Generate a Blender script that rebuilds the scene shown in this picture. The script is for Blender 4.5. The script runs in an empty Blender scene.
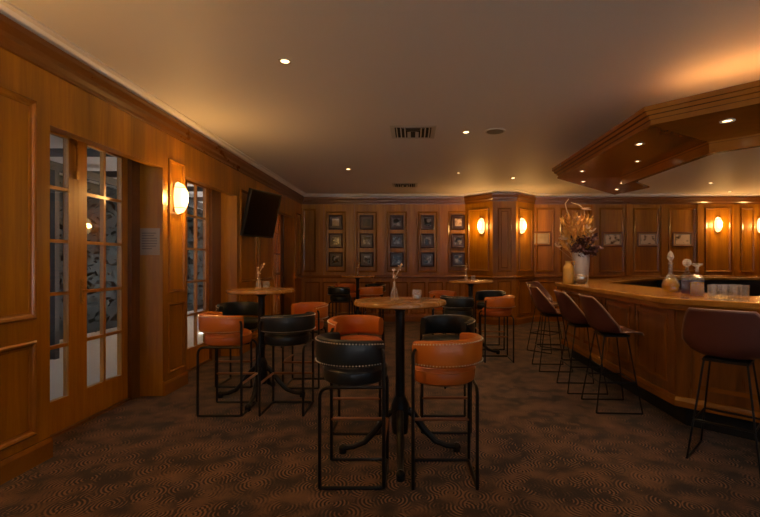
import bpy, math, random
from mathutils import Vector, Matrix
random.seed(7)
PI = math.pi
sc = bpy.context.scene
COL = sc.collection
H = 2.88           # ceiling height
XL = -2.51         # left wall plane
XD = -2.80         # plane of the recessed french doors
YB = 10.0          # back wall
XR = 9.0
YR = -3.6

# ------------------------------------------------------------------ materials
def newmat(name):
    m = bpy.data.materials.new(name); m.use_nodes = True
    nt = m.node_tree; b = nt.nodes['Principled BSDF']
    return m, nt, b
def N(nt, t, **kw):
    n = nt.nodes.new(t)
    for k, v in kw.items(): setattr(n, k, v)
    return n
def plain(name, col, rough=.5, metal=0, coat=0, bump=0, bscale=200, spec=.5):
    m, nt, b = newmat(name)
    b.inputs['Base Color'].default_value = (*col, 1)
    b.inputs['Roughness'].default_value = rough
    b.inputs['Metallic'].default_value = metal
    b.inputs['Coat Weight'].default_value = coat
    b.inputs['Specular IOR Level'].default_value = spec
    tc = N(nt, 'ShaderNodeTexCoord'); nz = N(nt, 'ShaderNodeTexNoise')
    nz.inputs['Scale'].default_value = bscale; nz.inputs['Detail'].default_value = 3
    nt.links.new(tc.outputs['Object'], nz.inputs['Vector'])
    mr = N(nt, 'ShaderNodeMapRange'); mr.inputs['To Min'].default_value = rough * .85; mr.inputs['To Max'].default_value = min(1, rough * 1.15)
    nt.links.new(nz.outputs['Fac'], mr.inputs['Value']); nt.links.new(mr.outputs[0], b.inputs['Roughness'])
    if bump:
        bp = N(nt, 'ShaderNodeBump'); bp.inputs['Strength'].default_value = bump; bp.inputs['Distance'].default_value = .002
        nt.links.new(nz.outputs['Fac'], bp.inputs['Height']); nt.links.new(bp.outputs[0], b.inputs['Normal'])
    return m
def wood(name, c1, c2, rough=.32, sc_=(14, 14, .9), coat=.3, veneer=True, vs=(1.7, 1.7, .02)):
    m, nt, b = newmat(name)
    tc = N(nt, 'ShaderNodeTexCoord'); mp = N(nt, 'ShaderNodeMapping'); mp.inputs['Scale'].default_value = sc_
    nt.links.new(tc.outputs['Object'], mp.inputs['Vector'])
    nz = N(nt, 'ShaderNodeTexNoise'); nz.inputs['Scale'].default_value = 1.6; nz.inputs['Detail'].default_value = 7; nz.inputs['Roughness'].default_value = .62; nz.inputs['Distortion'].default_value = .5
    nt.links.new(mp.outputs[0], nz.inputs['Vector'])
    cr = N(nt, 'ShaderNodeValToRGB'); e = cr.color_ramp.elements
    e[0].position = .32; e[0].color = (*c1, 1); e[1].position = .7; e[1].color = (*c2, 1)
    nt.links.new(nz.outputs['Fac'], cr.inputs[0])
    out = cr.outputs[0]
    if veneer:
        mp2 = N(nt, 'ShaderNodeMapping'); mp2.inputs['Scale'].default_value = vs
        nt.links.new(tc.outputs['Object'], mp2.inputs['Vector'])
        n2 = N(nt, 'ShaderNodeTexNoise'); n2.inputs['Scale'].default_value = 2.2; n2.inputs['Detail'].default_value = 1
        nt.links.new(mp2.outputs[0], n2.inputs['Vector'])
        mr = N(nt, 'ShaderNodeMapRange'); mr.inputs['From Min'].default_value = .3; mr.inputs['From Max'].default_value = .7
        mr.inputs['To Min'].default_value = .7; mr.inputs['To Max'].default_value = 1.25
        nt.links.new(n2.outputs['Fac'], mr.inputs['Value'])
        mx = N(nt, 'ShaderNodeMix', data_type='RGBA', blend_type='MULTIPLY'); mx.inputs['Factor'].default_value = 1
        nt.links.new(out, mx.inputs[6]); nt.links.new(mr.outputs[0], mx.inputs[7]); out = mx.outputs[2]
    nt.links.new(out, b.inputs['Base Color'])
    mr2 = N(nt, 'ShaderNodeMapRange'); mr2.inputs['To Min'].default_value = rough * .8; mr2.inputs['To Max'].default_value = rough * 1.3
    nt.links.new(nz.outputs['Fac'], mr2.inputs['Value']); nt.links.new(mr2.outputs[0], b.inputs['Roughness'])
    bp = N(nt, 'ShaderNodeBump'); bp.inputs['Strength'].default_value = .12; bp.inputs['Distance'].default_value = .002
    nt.links.new(nz.outputs['Fac'], bp.inputs['Height']); nt.links.new(bp.outputs[0], b.inputs['Normal'])
    b.inputs['Coat Weight'].default_value = coat; b.inputs['Coat Roughness'].default_value = .22
    return m
def emis(name, col, strength, base=(.8, .7, .6)):
    m, nt, b = newmat(name)
    b.inputs['Base Color'].default_value = (*base, 1)
    b.inputs['Emission Color'].default_value = (*col, 1)
    b.inputs['Emission Strength'].default_value = strength
    return m
def pane_mat(name, tint=(1, 1, 1), rough=.0):
    m = bpy.data.materials.new(name); m.use_nodes = True; nt = m.node_tree
    nt.nodes.clear()
    o = N(nt, 'ShaderNodeOutputMaterial'); t = N(nt, 'ShaderNodeBsdfTransparent'); g = N(nt, 'ShaderNodeBsdfGlossy')
    t.inputs[0].default_value = (*tint, 1); g.inputs['Roughness'].default_value = rough
    lw = N(nt, 'ShaderNodeLayerWeight'); lw.inputs[0].default_value = .5
    pw = N(nt, 'ShaderNodeMath', operation='POWER'); pw.inputs[1].default_value = 5; nt.links.new(lw.outputs['Facing'], pw.inputs[0])
    f = N(nt, 'ShaderNodeMath', operation='MULTIPLY_ADD'); f.inputs[1].default_value = .9; f.inputs[2].default_value = .045; nt.links.new(pw.outputs[0], f.inputs[0])
    geo = N(nt, 'ShaderNodeTexCoord'); nz = N(nt, 'ShaderNodeTexNoise'); nz.inputs['Scale'].default_value = 1.5
    bp = N(nt, 'ShaderNodeBump'); bp.inputs['Strength'].default_value = .03; bp.inputs['Distance'].default_value = .02
    nt.links.new(geo.outputs['Object'], nz.inputs['Vector']); nt.links.new(nz.outputs['Fac'], bp.inputs['Height'])
    nt.links.new(bp.outputs[0], g.inputs['Normal'])
    mx = N(nt, 'ShaderNodeMixShader')
    nt.links.new(f.outputs[0], mx.inputs[0]); nt.links.new(t.outputs[0], mx.inputs[1]); nt.links.new(g.outputs[0], mx.inputs[2])
    nt.links.new(mx.outputs[0], o.inputs[0])
    return m
def glass(name, col=(1, 1, 1), ior=1.45, rough=.02):
    m, nt, b = newmat(name)
    b.inputs['Base Color'].default_value = (*col, 1); b.inputs['Transmission Weight'].default_value = 1
    b.inputs['IOR'].default_value = ior; b.inputs['Roughness'].default_value = rough
    return m

M = {}
M['wall_wood'] = wood('honey_walnut_panel', (.31, .108, .002), (.46, .190, .004), .34, coat=.08)
M['wall_wood_dark'] = wood('dark_walnut_panel', (.12, .04, .006), (.20, .075, .012), .30)
M['trim_wood'] = wood('walnut_trim', (.24, .088, .007), (.31, .122, .010), .2, (2.2, 2.2, 2.2), coat=.6, veneer=False)
M['crown_wood'] = wood('crown_walnut', (.145, .048, .005), (.175, .060, .008), .28, (1.2, 1.2, 3), veneer=False)
M['door_wood'] = wood('door_oak', (.36, .125, .004), (.52, .21, .008), .3, veneer=False)
M['bar_wood'] = wood('bar_front_walnut', (.17, .060, .006), (.29, .112, .012), .28)
M['bar_top'] = wood('polished_bar_top', (.40, .175, .022), (.62, .31, .05), .2, (3, 3, 3), coat=.8, veneer=False)
M['canopy_wood'] = wood('canopy_walnut', (.30, .102, .008), (.37, .132, .013), .2, (2.5, 2.5, 2.5), coat=.7, veneer=False)
M['table_wood'] = wood('table_top_walnut', (.34, .14, .022), (.54, .25, .045), .25, (4, 22, 4), coat=.6, veneer=False)
M['ceil'] = plain('painted_plaster', (.74, .69, .66), .6, bump=.05, bscale=60)
M['cornice'] = plain('cream_cornice_paint', (.85, .80, .77), .45)
M['iron'] = plain('black_iron', (.006, .006, .006), .45, .3)
M['black'] = plain('matt_black', (.008, .009, .011), .5)
M['plinth'] = plain('charcoal_carpeted_plinth', (.010, .012, .014), .9, bump=.4, bscale=300)
M['tan'] = plain('tan_leather', (.56, .15, .014), .36, coat=.25, bump=.25, bscale=120)
M['tan2'] = plain('tan_leather_seat', (.52, .13, .014), .4, coat=.2, bump=.25, bscale=120)
M['blackleather'] = plain('bottle_black_leather', (.009, .014, .017), .36, coat=.15, bump=.25, bscale=120)
M['brownleather'] = plain('oxblood_brown_leather', (.12, .038, .028), .38, coat=.25, bump=.3, bscale=100)
M['highlight_edge'] = plain('leather_edge_highlight', (.34, .20, .14), .35)  # pale colour stands in for the highlight along the shell edges
M['chrome'] = plain('nickel', (.85, .78, .68), .4, .7)
M['brass'] = plain('aged_brass', (.62, .36, .11), .28, 1)
M['footwood'] = plain('brown_footrest', (.22, .085, .03), .4)
M['darkframe'] = plain('black_picture_frame', (.040, .014, .009), .3, coat=.3)
M['brownframe'] = plain('brown_picture_frame', (.20, .075, .025), .3, coat=.3)
M['goldslip'] = plain('gilt_slip', (.75, .48, .18), .4, .4)
M['white'] = plain('white_plastic', (.55, .52, .48), .5)
M['ventdark'] = plain('vent_shadow_black', (.03, .025, .022), .8)
M['cer'] = plain('white_ceramic', (.88, .85, .86), .25, coat=.3)
M['yellow'] = plain('mustard_ceramic', (.75, .45, .10), .3, coat=.3)
M['silver'] = plain('hammered_silver', (.75, .72, .68), .25, .9, bump=1.0, bscale=70)
M['pane'] = pane_mat('window_glass', (.90, .93, .94))
def sparkle(name, milk, tint, mc=(.95, .90, .84)):  # milk adds pale diffuse in place of light caught by the glass
    m = bpy.data.materials.new(name); m.use_nodes = True; nt = m.node_tree; nt.nodes.clear()
    o = N(nt, 'ShaderNodeOutputMaterial'); t = N(nt, 'ShaderNodeBsdfTransparent'); g = N(nt, 'ShaderNodeBsdfGlossy'); d = N(nt, 'ShaderNodeBsdfDiffuse'); tl = N(nt, 'ShaderNodeBsdfTranslucent')
    t.inputs[0].default_value = (*tint, 1); g.inputs['Roughness'].default_value = .06; d.inputs[0].default_value = (*mc, 1); tl.inputs[0].default_value = (*mc, 1)
    tc = N(nt, 'ShaderNodeTexCoord'); v = N(nt, 'ShaderNodeTexVoronoi'); v.inputs['Scale'].default_value = 55; nt.links.new(tc.outputs['Object'], v.inputs['Vector'])
    bp = N(nt, 'ShaderNodeBump'); bp.inputs['Strength'].default_value = .8; bp.inputs['Distance'].default_value = .004; nt.links.new(v.outputs['Distance'], bp.inputs['Height']); nt.links.new(bp.outputs[0], g.inputs['Normal'])
    a0 = N(nt, 'ShaderNodeMixShader'); a0.inputs[0].default_value = .5; nt.links.new(d.outputs[0], a0.inputs[1]); nt.links.new(tl.outputs[0], a0.inputs[2])
    a = N(nt, 'ShaderNodeMixShader'); a.inputs[0].default_value = milk; nt.links.new(t.outputs[0], a.inputs[1]); nt.links.new(a0.outputs[0], a.inputs[2])
    lw = N(nt, 'ShaderNodeLayerWeight'); lw.inputs[0].default_value = .3
    mr = N(nt, 'ShaderNodeMapRange'); mr.inputs['To Min'].default_value = .05; mr.inputs['To Max'].default_value = .6; nt.links.new(lw.outputs['Facing'], mr.inputs['Value'])
    b_ = N(nt, 'ShaderNodeMixShader'); nt.links.new(mr.outputs[0], b_.inputs[0]); nt.links.new(a.outputs[0], b_.inputs[1]); nt.links.new(g.outputs[0], b_.inputs[2]); nt.links.new(b_.outputs[0], o.inputs[0])
    return m
M['clear'] = sparkle('clear_glass', .12, (.97, .97, .97))
M['crystal'] = sparkle('cut_crystal', .015, (.97, .96, .94))
M['stopper'] = sparkle('cut_stopper', .45, (.97, .96, .94), (1, .92, .85))
M['amber'] = sparkle('amber_spirit', .85, (1, .74, .20), (1, .60, .02))
M['ruby'] = sparkle('dark_red_spirit', .15, (.5, .08, .06))
M['twig'] = plain('dried_twig', (.62, .40, .17), .7)
M['bloom'] = plain('cream_dried_petals', (.9, .62, .34), .7)
M['gold'] = plain('golden_dried_leaf', (.95, .52, .10), .6)
M['gold2'] = plain('ochre_dried_leaf', (.8, .38, .07), .6)
M['plum'] = plain('dark_plum_leaf', (.10, .032, .026), .6)
M['yel'] = plain('yellow_petals', (.7, .48, .08), .6)
M['screen'] = plain('tv_screen', (.004, .004, .005), .12, spec=.6)
M['tvbody'] = plain('tv_casing', (.010, .010, .011), .35)
M['paper'] = plain('notice_paper', (.28, .23, .20), .7)
M['ink'] = plain('grey_print', (.10, .08, .08), .8)
M['patio'] = plain('pale_terrace_paving', (.50, .49, .47), .8, bump=.3, bscale=12)
M['render'] = plain('grey_rendered_wall', (.16, .17, .18), .85, bump=.2, bscale=30)
M['beam'] = plain('charcoal_pergola_steel', (.035, .04, .045), .5)
M['leafgreen'] = plain('dark_hedge_leaf', (.010, .018, .016), .55)
M['blind'] = plain('warm_glow_blind', (.62, .38, .22), .8)
M['sconce'] = emis('lit_sconce_glass', (1, .56, .20), 2.6)
M['lamp'] = emis('lit_lamp_face', (1, .62, .30), 7)
M['ceiling_glow'] = emis('added_ceiling_glow', (1, .45, .12), 20)  # glow added above the canopy to warm the ceiling

def carpet():
    m, nt, b = newmat('scalloped_carpet')
    tc = N(nt, 'ShaderNodeTexCoord')
    L = nt.links.new
    def layer(scale, off, ringscale, seedrot):
        mp = N(nt, 'ShaderNodeMapping'); mp.inputs['Location'].default_value = off; mp.inputs['Rotation'].default_value = (0, 0, seedrot)
        L(tc.outputs['Object'], mp.inputs['Vector'])
        v = N(nt, 'ShaderNodeTexVoronoi', voronoi_dimensions='2D'); v.inputs['Scale'].default_value = scale; v.inputs['Randomness'].default_value = .85
        L(mp.outputs[0], v.inputs['Vector'])
        mul = N(nt, 'ShaderNodeMath', operation='MULTIPLY'); mul.inputs[1].default_value = ringscale; L(v.outputs['Distance'], mul.inputs[0])
        s = N(nt, 'ShaderNodeMath', operation='SINE'); L(mul.outputs[0], s.inputs[0])
        # fade out with distance from the motif centre, each motif with its own strength
        mr = N(nt, 'ShaderNodeMapRange'); mr.inputs['From Min'].default_value = .30; mr.inputs['From Max'].default_value = .62; mr.inputs['To Min'].default_value = 1; mr.inputs['To Max'].default_value = .15
        L(v.outputs['Distance'], mr.inputs['Value'])
        sep = N(nt, 'ShaderNodeSeparateColor'); L(v.outputs['Color'], sep.inputs[0])
        mr3 = N(nt, 'ShaderNodeMapRange'); mr3.inputs['To Min'].default_value = .05; mr3.inputs['To Max'].default_value = 1; pq = N(nt, 'ShaderNodeMath', operation='POWER'); pq.inputs[1].default_value = 1.5; L(sep.outputs[0], pq.inputs[0]); L(pq.outputs[0], mr3.inputs['Value'])
        a = N(nt, 'ShaderNodeMath', operation='MULTIPLY'); L(s.outputs[0], a.inputs[0]); L(mr.outputs[0], a.inputs[1])
        c0 = N(nt, 'ShaderNodeMath', operation='MULTIPLY'); L(a.outputs[0], c0.inputs[0]); L(mr3.outputs[0], c0.inputs[1])
        sb = N(nt, 'ShaderNodeVectorMath', operation='SUBTRACT'); L(mp.outputs[0], sb.inputs[0]); L(v.outputs['Position'], sb.inputs[1])
        sx = N(nt, 'ShaderNodeSeparateXYZ'); L(sb.outputs[0], sx.inputs[0])
        ax = N(nt, 'ShaderNodeMath', operation='ABSOLUTE'); L(sx.outputs[0], ax.inputs[0]); ay = N(nt, 'ShaderNodeMath', operation='ABSOLUTE'); L(sx.outputs[1], ay.inputs[0])
        dd = N(nt, 'ShaderNodeMath', operation='MULTIPLY_ADD'); dd.inputs[1].default_value = -.9; L(ay.outputs[0], dd.inputs[0]); L(ax.outputs[0], dd.inputs[2])
        fm = N(nt, 'ShaderNodeMapRange'); fm.inputs['From Min'].default_value = -.002; fm.inputs['From Max'].default_value = .015; fm.inputs['To Min'].default_value = .0; fm.inputs['To Max'].default_value = 1; L(dd.outputs[0], fm.inputs['Value'])
        c = N(nt, 'ShaderNodeMath', operation='MULTIPLY'); L(c0.outputs[0], c.inputs[0]); L(fm.outputs[0], c.inputs[1])
        return c.outputs[0]
    l1 = layer(6.0, (0, 0, 0), 47, .25); l2 = layer(5.2, (3.3, 1.7, 0), 52, -.5)
    sm = N(nt, 'ShaderNodeMath', operation='ADD'); L(l1, sm.inputs[0]); L(l2, sm.inputs[1]); s1 = sm.outputs[0]
    nz = N(nt, 'ShaderNodeTexNoise'); nz.inputs['Scale'].default_value = 4.5; nz.inputs['Detail'].default_value = 4; L(tc.outputs['Object'], nz.inputs['Vector'])
    nf = N(nt, 'ShaderNodeTexNoise'); nf.inputs['Scale'].default_value = 260; nf.inputs['Detail'].default_value = 2; L(tc.outputs['Object'], nf.inputs['Vector'])
    m1 = N(nt, 'ShaderNodeMath', operation='MULTIPLY_ADD'); m1.inputs[1].default_value = .5; m1.inputs[2].default_value = .40; L(s1, m1.inputs[0])
    m2 = N(nt, 'ShaderNodeMath', operation='MULTIPLY_ADD'); m2.inputs[1].default_value = .6; L(nz.outputs['Fac'], m2.inputs[0]); L(m1.outputs[0], m2.inputs[2])
    m3 = N(nt, 'ShaderNodeMath', operation='MULTIPLY_ADD'); m3.inputs[1].default_value = .30; L(nf.outputs['Fac'], m3.inputs[0]); L(m2.outputs[0], m3.inputs[2])
    cr = N(nt, 'ShaderNodeValToRGB'); e = cr.color_ramp.elements
    e[0].position = .55; e[0].color = (.003, .002, .001, 1); e[1].position = 1.0; e[1].color = (.17, .088, .040, 1)
    x = cr.color_ramp.elements.new(.80); x.color = (.022, .012, .006, 1)
    L(m3.outputs[0], cr.inputs[0]); L(cr.outputs[0], b.inputs['Base Color'])
    b.inputs['Roughness'].default_value = .95; b.inputs['Sheen Weight'].default_value = .15; b.inputs['Specular IOR Level'].default_value = .1
    bp = N(nt, 'ShaderNodeBump'); bp.inputs['Strength'].default_value = .5; bp.inputs['Distance'].default_value = .004
    L(m3.outputs[0], bp.inputs['Height']); L(bp.outputs[0], b.inputs['Normal'])
    return m
M['carpet'] = carpet()
def picture(name, seed, dark, light, scale=9, lo=.42, hi=.62):
    m, nt, b = newmat(name)
    tc = N(nt, 'ShaderNodeTexCoord'); mp = N(nt, 'ShaderNodeMapping'); mp.inputs['Location'].default_value = (seed * 3.7, seed * 1.3, seed)
    nt.links.new(tc.outputs['Object'], mp.inputs['Vector'])
    nz = N(nt, 'ShaderNodeTexNoise'); nz.inputs['Scale'].default_value = scale; nz.inputs['Detail'].default_value = 4; nt.links.new(mp.outputs[0], nz.inputs['Vector'])
    cr = N(nt, 'ShaderNodeValToRGB'); e = cr.color_ramp.elements
    e[0].position = lo; e[0].color = (*dark, 1); e[1].position = hi; e[1].color = (*light, 1)
    nt.links.new(nz.outputs['Fac'], cr.inputs[0]); nt.links.new(cr.outputs[0], b.inputs['Base Color'])
    b.inputs['Roughness'].default_value = .15; b.inputs['Coat Weight'].default_value = .3
    return m

# ------------------------------------------------------------------ mesh helpers
class MB:
    def __init__(s): s.v = []; s.f = []
    def add(s, vs, fs, mat=None):
        o = len(s.v)
        for v in vs: s.v.append(tuple(mat @ Vector(v)) if mat is not None else tuple(v))
        for f in fs: s.f.append(tuple(i + o for i in f))
        return s
    def box(s, a, b, mat=None):
        x0, y0, z0 = a; x1, y1, z1 = b
        return s.add([(x0,y0,z0),(x1,y0,z0),(x1,y1,z0),(x0,y1,z0),(x0,y0,z1),(x1,y0,z1),(x1,y1,z1),(x0,y1,z1)],
                     [(0,3,2,1),(4,5,6,7),(0,1,5,4),(1,2,6,5),(2,3,7,6),(3,0,4,7)], mat)
    def lathe(s, prof, seg=24, c=(0, 0, 0), mat=None, caps=True):
        vs = []; fs = []; n = len(prof)
        for i in range(seg):
            a = 2 * PI * i / seg
            for r, z in prof: vs.append((c[0] + r * math.cos(a), c[1] + r * math.sin(a), c[2] + z))
        for i in range(seg):
            j = (i + 1) % seg
            for k in range(n - 1): fs.append((i*n+k, j*n+k, j*n+k+1, i*n+k+1))
        if caps:
            if prof[0][0] > 1e-5: fs.append(tuple(i*n for i in reversed(range(seg))))
            if prof[-1][0] > 1e-5: fs.append(tuple(i*n+n-1 for i in range(seg)))
        return s.add(vs, fs, mat)
    def tube(s, pts, r, seg=8, mat=None, closed=False):
        pts = [Vector(p) for p in pts]; n = len(pts); vs = []; fs = []
        rr = r if isinstance(r, (list, tuple)) else [r] * n
        up = None
        for i, p in enumerate(pts):
            if closed: d = (pts[(i+1) % n] - p).normalized() + (p - pts[i-1]).normalized()
            else:
                d = Vector((0, 0, 0))
                if i < n - 1: d += (pts[i+1] - p).normalized()
                if i > 0: d += (p - pts[i-1]).normalized()
            if d.length < 1e-6: d = Vector((0, 0, 1))
            d.normalize()
            if up is None:
                up = Vector((0, 0, 1)) if abs(d.z) < .9 else Vector((1, 0, 0))
            a = (up - d * up.dot(d)); 
            if a.length < 1e-4: a = d.orthogonal()
            a.normalize(); up = a; b2 = d.cross(a)
            for k in range(seg):
                t = 2 * PI * k / seg; vs.append(p + (a * math.cos(t) + b2 * math.sin(t)) * rr[i])
        for i in range(n if closed else n - 1):
            j = (i + 1) % n
            for k in range(seg):
                l = (k + 1) % seg; fs.append((i*seg+k, i*seg+l, j*seg+l, j*seg+k))
        if not closed:
            fs.append(tuple(reversed(range(seg)))); fs.append(tuple((n-1)*seg + k for k in range(seg)))
        return s.add(vs, fs, mat)
    def sweep(s, path, prof, closed_prof=True):
        """plan path [(x,y)], profile [(offset to the right of travel, z)] closed polygon, mitred"""
        n = len(path); m = len(prof); P = [Vector((*p, 0)) for p in path]; vs = []; fs = []
        def rn(d): return Vector((d.y, -d.x, 0))
        for i, p in enumerate(P):
            ds = []
            if i > 0: ds.append((p - P[i-1]).normalized())
            if i < n - 1: ds.append((P[i+1] - p).normalized())
            if len(ds) == 1: mv = rn(ds[0])
            else:
                a, b = rn(ds[0]), rn(ds[1]); mv = (a + b) / (1 + a.dot(b))
            for o, z in prof: vs.append((p.x + mv.x * o, p.y + mv.y * o, z))
        for i in range(n - 1):
            for k in range(m):
                l = (k + 1) % m; fs.append((i*m+k, i*m+l, (i+1)*m+l, (i+1)*m+k))
        fs.append(tuple(range(m))); fs.append(tuple((n-1)*m + k for k in reversed(range(m))))
        return s.add(vs, fs)
    def ring(s, A, B, z0, z1):
        """solid between plan polylines A (outer) and B (inner), same number of points"""
        n = len(A); vs = []; fs = []
        for a, b in zip(A, B): vs += [(*a, z0), (*b, z0), (*b, z1), (*a, z1)]
        for i in range(n - 1):
            for k in range(4):
                l = (k + 1) % 4; fs.append((i*4+k, i*4+l, (i+1)*4+l, (i+1)*4+k))
        fs.append((0, 1, 2, 3)); fs.append(tuple((n-1)*4 + k for k in (3, 2, 1, 0)))
        return s.add(vs, fs)
    def mould(s, P, u0, u1, z0, z1, w=.035, d=.018):
        """rectangular moulding ring; P maps (u, z, n) to the world"""
        pr = [(0, -.004), (0, d*.55), (w*.25, d), (w*.5, d*.8), (w*.7, d*.35), (w, d*.2), (w, -.004)]
        vs = []; fs = []; m = len(pr)
        for t, h in pr: vs += [P(u0+t, z0+t, h), P(u1-t, z0+t, h), P(u1-t, z1-t, h), P(u0+t, z1-t, h)]
        for k in range(m):
            l = (k + 1) % m
            for c in range(4):
                e = (c + 1) % 4; fs.append((k*4+c, k*4+e, l*4+e, l*4+c))
        return s.add(vs, fs)
    def sphere(s, c, r, seg=10, rings=6, sc_=(1, 1, 1), mat=None):
        pr = [(r*math.sin(PI*i/rings), -r*math.cos(PI*i/rings)) for i in range(rings+1)]
        pr[0] = (1e-5, -r); pr[-1] = (1e-5, r)
        t = MB(); t.lathe(pr, seg, caps=False)
        return s.add([(c[0]+x*sc_[0], c[1]+y*sc_[1], c[2]+z*sc_[2]) for x, y, z in t.v], t.f, mat)
    def build(s, name, mat, parent=None, smooth=False, bevel=0, loc=None, **props):
        me = bpy.data.meshes.new(name); me.from_pydata(s.v, [], s.f); me.materials.append(mat)
        import bmesh
        bm = bmesh.new(); bm.from_mesh(me); bmesh.ops.remove_doubles(bm, verts=bm.verts, dist=1e-6)
        bmesh.ops.recalc_face_normals(bm, faces=bm.faces)
        if smooth:
            for f in bm.faces: f.smooth = True
            for e in bm.edges:
                if len(e.link_faces) == 2 and e.calc_face_angle(0) > .7: e.smooth = False
        bm.to_mesh(me); bm.free()
        o = bpy.data.objects.new(name, me); COL.objects.link(o)
        if parent: o.parent = parent
        if loc: o.location = loc
        if bevel:
            b = o.modifiers.new('bevel', 'BEVEL'); b.width = bevel; b.segments = 2; b.limit_method = 'ANGLE'; b.angle_limit = .6
        for k, v in props.items(): o[k] = v
        return o
def empty(name, loc=(0, 0, 0), rz=0, label=None, cat=None, group=None, kind=None):
    o = bpy.data.objects.new(name, None); COL.objects.link(o); o.empty_display_size = .1
    o.location = loc; o.rotation_euler = (0, 0, rz)
    if label: o['label'] = label
    if cat: o['category'] = cat
    if group: o['group'] = group
    if kind: o['kind'] = kind
    return o
def dup(o, loc=None, rz=None, label=None, group=None, parent=None):
    c = o.copy(); COL.objects.link(c)
    if parent: c.parent = parent
    if loc is not None: c.location = loc
    if rz is not None: c.rotation_euler = (0, 0, rz)
    if label: c['label'] = label
    if group: c['group'] = group
    for ch in list(o.children): dup(ch, parent=c)
    return c
def arc(cx, cy, r, a0, a1, n, z):
    return [(cx + r*math.cos(a0+(a1-a0)*i/n), cy + r*math.sin(a0+(a1-a0)*i/n), z) for i in range(n+1)]
S = 'structure'

# ------------------------------------------------------------------ the room
b = MB(); b.box((XL-.4, YR-.2, -.12), (XR+.2, YB+.3, 0)); b.build('floor', M['carpet'], kind=S)
b = MB(); b.box((XL-.45, YR-.2, H), (XR+.2, YB+.3, H+.12)); b.build('ceiling', M['ceil'], kind=S)

OPEN = [(3.05, 4.43), (4.89, 6.31), (8.0, 9.42)]
wl = MB()
ys = [YR] + [v for o in OPEN for v in o] + [YB+.2]
for i in range(0, len(ys), 2): wl.box((XL-.42, ys[i], 0), (XL, ys[i+1], H))
for a, c in OPEN:
    wl.box((XL-.10, a, 2.30), (XL, c, H)); wl.box((XL-.42, a, 2.45), (XL-.10, c, H))
wall_left = wl.build('wall_left', M['wall_wood'], kind=S)
# back wall with the faceted bay
BACK = [(XL-.3, YB), (1.205, YB), (1.74, 9.465), (2.24, 9.465), (2.775, YB), (XR+.1, YB)]
wb = MB(); wb.ring(BACK, [(XL-.3, YB+.25), (1.205, YB+.25), (1.74, YB+.25), (2.24, YB+.25), (2.775, YB+.25), (XR+.1, YB+.25)], 0, H)
wall_back = wb.build('wall_back', M['wall_wood'], kind=S)
b = MB(); b.box((XR, YR, 0), (XR+.2, YB, H)); b.build('wall_right', M['wall_wood'], kind=S)
WX = [(-2.1, 1.1), (1.5, 4.9), (5.3, 8.6)]; b = MB()
b.box((XL, YR-.2, 0), (WX[0][0], YR, H)); b.box((WX[0][1], YR-.2, 0), (WX[1][0], YR, H)); b.box((WX[1][1], YR-.2, 0), (WX[2][0], YR, H)); b.box((WX[2][1], YR-.2, 0), (XR, YR, H))
for w0, w1 in WX: b.box((w0, YR-.2, 0), (w1, YR, .35)); b.box((w0, YR-.2, 2.6), (w1, YR, H))
b.build('wall_rear', M['wall_wood'], kind=S)
for n, (w0, w1) in enumerate(WX):  # unseen rear windows, added to bring daylight onto the ceiling
    e = empty('window_%d' % (n+1), (0, 0, 0), kind=S)
    f = MB()
    for i in range(5):
        x = w0 + (w1-w0)*i/4; f.box((x-.03, YR-.12, .35), (x+.03, YR-.06, 2.6))
    for z in (.38, 1.5, 2.57): f.box((w0, YR-.118, z-.03), (w1, YR-.062, z+.03))
    f.build('window_frame', M['door_wood'], e)
    g = MB(); g.box((w0, YR-.092, .35), (w1, YR-.088, 2.6)); g.build('window_glass', M['pane'], e)

# mappings onto the walls
PL = lambda u, z, n: (XL + n, u, z)
PB = lambda u, z, n: (u, YB - n, z)
def PS(p, q):  # slanted facet from p to q, seen from the room
    p = Vector(p); d = (Vector(q) - p).normalized(); nn = Vector((d.y, -d.x))
    return lambda u, z, n: (p.x + d.x*u + nn.x*n, p.y + d.y*u + nn.y*n, z)
mo = MB()
for u0, u1 in [(.35, 1.55), (1.75, 2.93)]:
    mo.mould(PL, u0, u1, .97, 2.42, .05, .022); mo.mould(PL, u0, u1, .20, .83, .05, .022)
mo.mould(PL, 4.53, 4.84, 1.03, 2.42, .03, .016); mo.mould(PL, 4.53, 4.84, .2, .92, .03, .016)
for u0, u1 in [(6.42, 7.08), (7.2, 7.88)]:
    mo.mould(PL, u0, u1, 1.05, 2.42, .04, .02); mo.mould(PL, u0, u1, .2, .92, .04, .02)
mo.mould(PL, 9.52, 9.92, 1.05, 2.42, .03, .018)
mo.build('panel_moulding', M['trim_wood'], wall_left)
mo = MB()
X = lambda px: (px - 412) / 44.0
PH = [(326, 346), (356.5, 377), (387, 407), (417.7, 437.5), (448, 468)]
for a, c in PH: mo.mould(PB, X(a), X(c), 1.12, 2.50, .035, .02)
mo.mould(PB, X(303), X(316), 1.12, 2.56, .04, .022)
for a, c in [(599, 624), (633.5, 659), (668.6, 695.5), (705, 730.5), (741, 754)]: mo.mould(PB, X(a), X(c), 1.12, 2.58, .045, .022)
mo.mould(PB, X(560), X(590), 1.12, 2.58, .045, .022)
mo.mould(PB, X(536), X(554), 1.12, 2.58, .045, .022)
mo.mould(PB, X(765), X(785), 1.12, 2.58, .045, .022)
for k in range(9): mo.mould(PB, X(305)+.4*k*1.0, X(305)+.4*k+.34, .18, .9, .03, .016)
for k in range(10): mo.mould(PB, X(540)+.62*k, X(540)+.62*k+.5, .18, .9, .03, .016)
f1 = PS((1.205, YB), (1.74, 9.465)); f2 = PS((1.74, 9.465), (2.24, 9.465)); f3 = PS((2.24, 9.465), (2.775, YB))
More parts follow.
